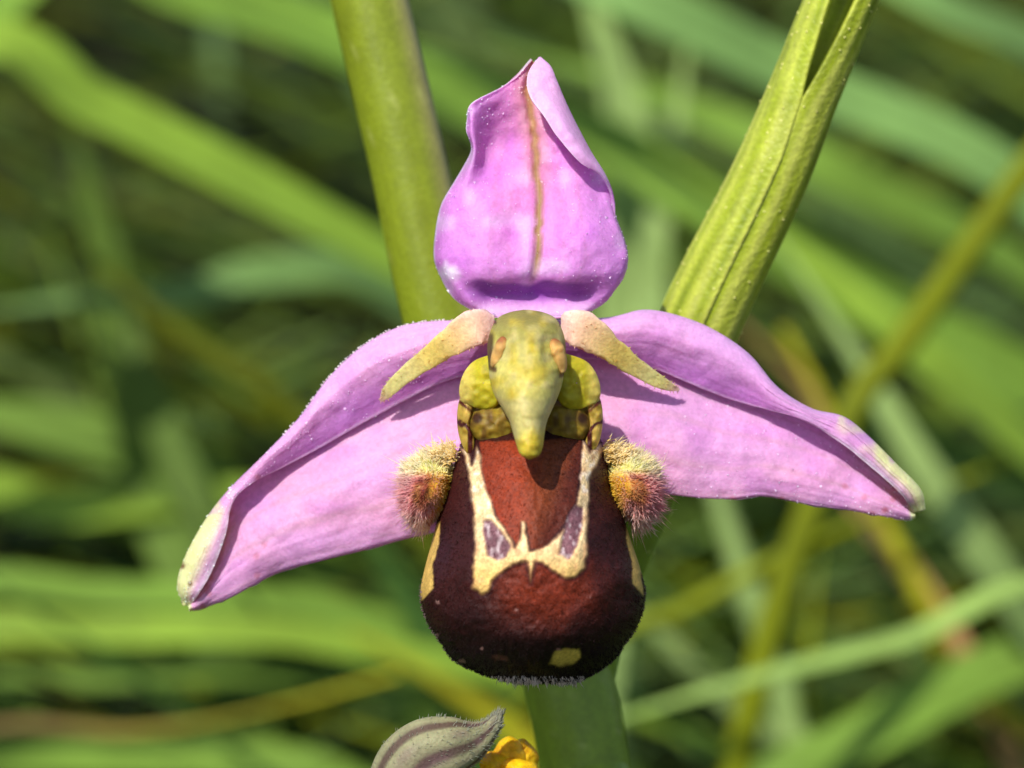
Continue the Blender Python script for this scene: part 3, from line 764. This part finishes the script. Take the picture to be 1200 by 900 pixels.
def lip_velvet():
    k = 9000
    nu, nv = LW.shape[:2]
    ii = RNG.integers(2, nu - 2, k); jj = RNG.integers(int(nv * .06), int(nv * .94), k)
    N = surface_normals(LW)
    rt = LW[ii, jj]; dr = N[ii, jj] * .8 - UPV * .9 + RNG.normal(0, .3, (k, 3))
    col = LC[ii, jj]
    lum = col.mean(1)
    keep = (lum < .12)
    ii, jj, rt, dr, col = ii[keep], jj[keep], rt[keep], dr[keep], col[keep]
    n = len(rt)
    hairs('velvet_hair', rt, dr, RNG.uniform(.004, .009, n), .0013, col * RNG.uniform(.7, 1.4, (n, 1)), M_HAIR, lip, tipcol=col * RNG.uniform(1., 4., (n, 1)) + .012 * RNG.random((n, 1)))
    # pale fringe along the lower rim and faint one round the sides
    k = 900
    ph = RNG.uniform(-.92, .92, k); s = np.where(RNG.random(k) < .6, RNG.uniform(13.2, 14.6, k), RNG.uniform(6.5, 13.2, k))
    side = s < 13.2
    ph = np.where(side, np.sign(ph) * RNG.uniform(.80, .98, k), ph)
    ph = np.where(side, ph, ph * .75 + .05 * np.sin(ph * 40))
    g = lip_point(s, ph); W = P(g)
    cen = P(np.array([625, 680, -.1])).reshape(3)
    dr = (W - cen); dr -= (dr @ FWD)[:, None] * FWD * .8
    col = np.where(side[:, None], lin(150, 128, 124)[None], lin(244, 232, 226)[None]) * RNG.uniform(.6, 1.1, (k, 1))
    hairs('rim_fringe', W, dr, np.where(side, RNG.uniform(.004, .010, k), RNG.gamma(3, 1 / 3, k) * .011), .0018, col, M_HAIR, lip)
lip_velvet()

# ---- hairy side humps of the lip
def side_lobe(label, cx, cy, rx, ry, s):
    """s=-1 left, +1 right (outer side); a low hump leaning outwards and down"""
    nu, nv = 50, 64
    def form(ox, oy, oz):
        k = 1 + .07 * vnoise(ox * 3 + 5, oy * 3 + oz * 2, 9)
        taper = 1 - .22 * oy                      # broader at the top, narrower at the foot
        return (cx + rx * ox * k * taper + s * 7 * np.maximum(oz, 0) + s * 5 * oy, cy + ry * oy * k, -.04 - .19 * oz * k)
    th = np.linspace(.02, math.pi * .62, nu)[:, None]; a = np.linspace(0, 2 * math.pi, nv, endpoint=False)[None, :]
    x, y, d = form(np.sin(th) * np.cos(a), np.sin(th) * np.sin(a), np.cos(th) * np.ones_like(a))
    g = np.stack([x, y, d], -1)
    def colour(x, y):
        inner = smooth(4, -13, s * (x - cx) + 3 * vnoise(x / 7, y / 7, 33))          # side towards the lip
        rr = np.hypot((x - cx - s * 4) / rx, (y - cy - 4) / ry)
        c = np.tile(lin(180, 130, 84), x.shape + (1,))
        c = mix(c, lin(146, 70, 60), np.clip(vnoise(x / 5, y / 6, 31) + .15, 0, 1) * .9)
        c = mix(c, lin(228, 168, 168), smooth(.40, .75, rr) * (1 - inner) * .9)
        c = mix(c, lin(226, 178, 30), inner * smooth(1.3, .5, np.abs(y - cy - 4) / ry) * .95)
        c = mix(c, lin(236, 214, 140), smooth(-.35, -.7, (y - cy) / ry))
        return c
    c = np.clip(colour(x, y) * 1.15, 0, .9)
    o = mesh_obj('side_lobe', P(g), grid_faces(nu, nv, True), M_PETAL, lip, c)
    o['label'] = label
    # silky hairs of mixed length, short on the face, long and pale along the outer rim
    k = 4200
    tt = np.arccos(1 - RNG.random(k) * (1 - math.cos(math.pi * .60))); aa = RNG.uniform(0, 2 * math.pi, k)
    hx, hy, hz = np.sin(tt) * np.cos(aa), np.sin(tt) * np.sin(aa), np.cos(tt)
    rx_, ry_, rd_ = form(hx, hy, hz)
    rt = P(np.stack([rx_, ry_, rd_], -1))
    dr = RGT * hx[:, None] - UPV * (hy * .9 + .25)[:, None] - FWD * (hz * .45)[:, None] + RNG.normal(0, .20, (k, 3)) + RGT * s * .35
    col = np.clip(colour(rx_, ry_) * 1.35, 0, .9)
    rad = np.hypot(hx, hy)
    outer = smooth(.30, .66, rad) * smooth(-.7, .0, s * hx + .35)
    white = mix(np.tile(lin(246, 206, 206), (k, 1)), lin(252, 242, 226), np.clip(smooth(0, -.6, hy) + smooth(.4, .8, hy), 0, 1))
    tip = mix(np.clip(col * 1.3, 0, .9), white, outer)
    root = mix(col, mix(col, lin(216, 130, 140), np.full(k, .6)), outer * (hy > -.4))
    ln = RNG.gamma(6, 1 / 6, k) * .036 * (0.22 + .85 * rad ** 1.5) * np.where(s * hx < -.25, .35, 1.0)
    hairs('lobe_hair', rt, dr, ln, .0019, root, M_HAIR, o, tipcol=np.clip(tip, 0, .95))
    # pale woolly shoulder running from the throat down to the hump
    k = 1900
    t = RNG.random(k)
    tx = cx - s * 30 + s * 52 * t + RNG.normal(0, 4, k); ty = cy - ry * 1.45 + 36 * t ** 1.5 + RNG.normal(0, 6, k) + 10 * (1 - t)
    rt = P(np.stack([tx, ty, -.02 - RNG.random(k) * .12], -1))
    dr = RGT * s * .8 + UPV * .35 - FWD * .3 + RNG.normal(0, .35, (k, 3))
    hairs('woolly_tuft', rt, dr, RNG.gamma(5, 1 / 5, k) * .028, .0021, mix(np.tile(lin(244, 222, 140), (k, 1)), lin(250, 238, 212), t), M_HAIR, o, tipcol=np.tile(lin(252, 244, 220), (k, 1)))
side_lobe('left hairy side hump of the lip, reddish with pink fringe', 503, 575, 25, 36, -1)
side_lobe('right hairy side hump of the lip, brown with yellow spot and pale fringe', 740, 574, 25, 36, 1)

# ---- column with beak, pollinia, wings and throat
def ring_solid(rows, nv=64, n=120, nz=None, seed=0, amp=0.004):
    """rows: y, centre x, half width, front depth, back depth -> closed body"""
    r = catmull(np.array(rows, float), n)
    a = np.linspace(0, 2 * math.pi, nv, endpoint=False)[None, :]
    x = r[:, 1:2] + r[:, 2:3] * np.cos(a)
    sn = np.sin(a)
    mid = (r[:, 3:4] * .4 + r[:, 4:5] * .6)
    d = np.where(sn > 0, mid + (r[:, 3:4] - mid) * np.abs(sn) ** .75, mid + (r[:, 4:5] - mid) * -sn)
    y = r[:, 0:1] + 0 * x
    g = np.stack([x, y, d], -1)
    g[..., 2] += amp * vnoise(x / 6, y / 6, seed)
    return g

def pillow(name, poly, d, thick, colour, parent, slope=0.0, x0=621.0, mat=None):
    """a plump closed cushion whose outline is poly; it falls back away from x0 by slope per pixel"""
    n = 72; poly = np.asarray(poly, float)
    k = len(poly)
    out = catmull(np.concatenate([poly[-2:], poly, poly[:3]]), n, axis_t=np.linspace(2, k + 2, n, endpoint=False))
    cen = out.mean(0)
    th = np.linspace(0.02, math.pi - .02, 34)
    rr = np.sin(th)[:, None]; zz = np.cos(th)[:, None]
    X = cen[0] + (out[:, 0] - cen[0])[None, :] * rr; Y = cen[1] + (out[:, 1] - cen[1])[None, :] * rr
    D = d - thick * zz * (1 + 0 * X) + slope * np.abs(X - x0) + .006 * vnoise(X / 6, Y / 6, int(cen[0]))
    return mesh_obj(name, P(np.stack([X, Y, D], -1)), grid_faces(34, n, True), mat or M_COLUMN, parent, colour(X, Y))

def build_column():
    rows = [(363, 617, 4, -.20, -.12), (366, 617, 20, -.26, -.08), (373, 617, 34, -.33, -.05), (387, 617, 42, -.42, -.02), (405, 617, 46, -.46, .0), (425, 617, 45, -.48, -.02),
            (445, 617, 43, -.50, -.05), (462, 617, 38, -.52, -.10), (478, 618, 30, -.54, -.18), (494, 619, 22, -.55, -.26), (510, 620, 18, -.56, -.34), (524, 621, 15, -.565, -.40), (533, 621, 11, -.56, -.46), (538, 621, 2, -.54, -.50)]
    g = ring_solid(rows, 80, 150, seed=41, amp=.004)
    x, y = g[..., 0], g[..., 1]
    g[..., 2] += .03 * smooth(14, 4, np.abs(np.abs(x - 618) - 27)) * smooth(440, 415, y) * smooth(385, 400, y)
    c = np.tile(lin(192, 182, 98), x.shape + (1,))
    c = mix(c, lin(132, 126, 60), smooth(415, 370, y))
    c = mix(c, lin(196, 172, 34), np.clip(vnoise(x / 12, y / 14, 42) + .1, 0, 1) * .8)
    c = mix(c, lin(206, 192, 130), np.clip(vnoise(x / 9, y / 11, 43), 0, 1) * .7)
    c = mix(c, lin(190, 168, 36), smooth(508, 524, y) * .8)
    c = mix(c, lin(186, 176, 116), smooth(460, 475, y) * smooth(512, 496, y) * .6)
    c = mix(c, lin(70, 36, 22), smooth(5, 1.5, np.abs(np.hypot((x - 580) / .55, (y - 405)) - 28)) * (x < 582) * .9)
    c = mix(c, lin(96, 60, 34), smooth(4, 1.5, np.abs(np.hypot((x - 655) / .55, (y - 410)) - 30)) * (x > 655) * .8)
    c = mix(c, lin(58, 32, 20), smooth(-36, -41, x - 617) * smooth(386, 394, y) * smooth(436, 424, y) * .9)
    c = mix(c, lin(84, 54, 30), smooth(39, 44, x - 617) * smooth(396, 404, y) * smooth(444, 432, y) * .8)
    o = mesh_obj('column', P(g), grid_faces(150, 80, True), M_COLUMN, orchid, c)
    o['label'] = 'olive yellow column with pointed beak above the lip'
    # pollinia: two pale orange lobes set into the flanks of the hood
    def peach(X, Y): return mix(np.tile(lin(194, 154, 88), X.shape + (1,)), lin(132, 66, 40), smooth(406, 396, Y + 2 * vnoise(X / 4, Y / 4, 3)) * .85)
    pillow('pollinium', [(590, 394), (597, 398), (596, 408), (590, 420), (583, 430), (576, 430), (575, 420), (579, 406), (584, 397)], -.385, .028, peach, o, .0004, 617)
    pillow('pollinium', [(646, 398), (652, 397), (660, 404), (664, 418), (664, 432), (658, 438), (651, 430), (645, 416), (643, 405)], -.385, .028, peach, o, .0004, 617)
    # rounded wings beside the column
    def wingc(X, Y):
        c = mix(np.tile(lin(180, 168, 34), X.shape + (1,)), lin(146, 134, 26), np.clip(vnoise(X / 10, Y / 10, 52), 0, 1) * .7)
        return mix(c, lin(206, 184, 96), smooth(62, 76, np.abs(X - 621)) * .8)
    for sg in (-1, 1):
        pillow('wing', [(621 + sg * (x - 621) * (1 if sg > 0 else 1.0), y) for x, y in [(655, 414), (672, 417), (688, 424), (699, 438), (704, 456), (701, 470), (688, 477), (672, 480), (658, 474), (648, 455), (648, 432)]], -.25, .034, wingc, o, .0006, 621)
    # throat walls with dark streaks
    def wallc(X, Y):
        c = mix(np.tile(lin(204, 172, 84), X.shape + (1,)), lin(150, 126, 34), np.clip(vnoise(X / 9, Y / 9, 71) + .3, 0, 1))
        q = (np.abs(X - 621) - 76) * .8 + (Y - 490)
        c = mix(c, lin(80, 26, 16), smooth(3.5, 1.5, np.abs(q + 14)))
        c = mix(c, lin(72, 22, 16), smooth(3.5, 1.5, np.abs(q - 10 + 3 * vnoise(X / 4, Y / 4, 5))))
        return mix(c, lin(70, 20, 16), smooth(4, 2, np.abs(np.abs(X - 621) - 70)) * smooth(500, 508, Y))
    for sg in (-1, 1):
        pillow('throat', [(621 + sg * (x - 621), y) for x, y in [(694, 455), (702, 464), (706, 480), (706, 500), (702, 518), (694, 532), (687, 534), (686, 516), (691, 498), (688, 476)]], -.215, .035, wallc, o, .0005, 621)
    # olive cushions filling the throat
    def cush(X, Y):
        c = mix(np.tile(lin(146, 122, 36), X.shape + (1,)), lin(98, 72, 24), np.clip(vnoise(X / 7, Y / 7, 60) + .2, 0, 1))
        c = mix(c, lin(60, 34, 16), smooth(9, 4, np.hypot(np.abs(X - 621) - 62, Y - 490)))
        return mix(c, lin(206, 182, 130), smooth(514, 519, Y + 2 * vnoise(X / 5, Y / 5, 4)) * smooth(30, 40, np.abs(X - 621)) * .8)
    for sg in (-1, 1):
        pillow('cushion', [(621 + sg * (x - 621), y) for x, y in [(634, 474), (655, 470), (676, 474), (690, 486), (692, 503), (682, 517), (662, 523), (644, 519), (632, 504)]], -.17, .08, cush, o, 0, 621)
    pillow('stigma', [(552, 462), (621, 460), (690, 462), (693, 500), (678, 522), (621, 520), (564, 522), (549, 500)], -.10, .05, cush, o, 0, 621)
    return o
column = build_column()

# ================================================================== BUD AND YELLOW FLOWER AT THE FOOT OF THE PICTURE
def build_bud():
    base = P((475, 1010, .0)).reshape(3)
    root = empty('hairy_bud', [base[0], base[1], GROUND_Z], 'grey hairy bud with dark stripes and curled tip below the lip', 'bud')
    # long teardrop: path from stalk to curled tip
    pts = [(480, 980, .0), (472, 940, -.05), (480, 908, -.10), (500, 886, -.12), (527, 876, -.12), (552, 868, -.10), (570, 857, -.09), (580, 845, -.08), (587, 832, -.07)]
    wid = [46, 74, 86, 84, 72, 50, 28, 18, 7]
    n, na = 110, 72
    path = catmull([P(p).reshape(3) for p in pts], n); r = catmull(np.array(wid, float)[:, None], n)[:, 0] * PX * .5
    tg = np.gradient(path, axis=0); tg /= np.linalg.norm(tg, axis=1, keepdims=True)
    sd = np.cross(tg, -FWD); sd /= np.linalg.norm(sd, axis=1, keepdims=True); nm = np.cross(sd, tg)
    a = np.linspace(0, 2 * math.pi, na, endpoint=False)
    ribs = np.cos(a * 6 + .6)
    rr = r[:, None] * (1 + .05 * ribs[None, :])
    g = path[:, None, :] + (sd[:, None, :] * np.cos(a)[None, :, None] + nm[:, None, :] * .8 * np.sin(a)[None, :, None]) * rr[..., None]
    t = np.linspace(0, 1, n)[:, None]
    c = mix(np.tile(lin(150, 148, 112), (n, na, 1)), lin(88, 66, 60), smooth(-.2, -.8, ribs)[None, :] * smooth(1., .8, t + .1 * vnoise(t * 14, a[None, :] * 4, 3)) * .9)
    c = mix(c, lin(120, 84, 96), np.clip(vnoise(t * 9, a[None, :] * 3, 6), 0, 1) * .5)
    c = mix(c, lin(128, 124, 110), smooth(.75, .95, t) * np.ones((1, na)) * .7)
    b = mesh_obj('bud_body', g, grid_faces(n, na, True), M_PETAL, root, c)
    k = 800
    ii = RNG.integers(0, n, k); jj = RNG.integers(0, na, k)
    hairs('bud_hair', g[ii, jj], g[ii, jj] - path[ii] + tg[ii] * .06, RNG.uniform(.007, .018, k), .0014, np.tile(lin(176, 178, 160), (k, 1)), M_HAIR, b)
    sp = catmull([path[2], path[0] + np.array([0.0, 0, -.3]), np.array([base[0] + .2, base[1] + .1, -5]), np.array([base[0], base[1], GROUND_Z - .3])], 50)
    gg, _ = tube(sp, np.full(50, .06), 14)
    mesh_obj('stalk', gg, grid_faces(50, 14, True), M_STEM, root, np.tile(lin(110, 130, 60), (50, 14, 1)))
build_bud()

def build_yellow():
    base = P((600, 960, .2)).reshape(3)
    root = empty('yellow_flower', [base[0], base[1], GROUND_Z], 'small yellow flower tucked behind the lower stem', 'flower')
    rng = np.random.default_rng(5)
    def yc(X, Y): return mix(np.tile(lin(236, 190, 14), X.shape + (1,)), lin(214, 146, 8), np.clip(vnoise(X / 8, Y / 10, 2), 0, 1) * .7)
    for k, (cx, cy, rx, ry, d) in enumerate([(597, 886, 22, 21, .12), (614, 887, 16, 20, .16), (606, 902, 22, 14, .06), (582, 898, 20, 20, .10), (616, 908, 15, 20, .14), (596, 922, 28, 20, .12)]):
        an = np.linspace(0, 2 * math.pi, 12, endpoint=False)
        fr = 1 + .12 * np.sin(an * 3 + k)
        pillow('petal', np.stack([cx + rx * fr * np.cos(an), cy + ry * fr * np.sin(an)], -1), d, .07, yc, root, 0, 600, M_PETAL)
    top = P((598, 915, .2)).reshape(3)
    sp = np.linspace(top, np.array([base[0], base[1], GROUND_Z - .3]), 40)
    gg, _ = tube(sp, np.full(40, .05), 12)
    mesh_obj('stalk', gg, grid_faces(40, 12, True), M_STEM, root, np.tile(lin(110, 140, 60), (40, 12, 1)))
build_yellow()
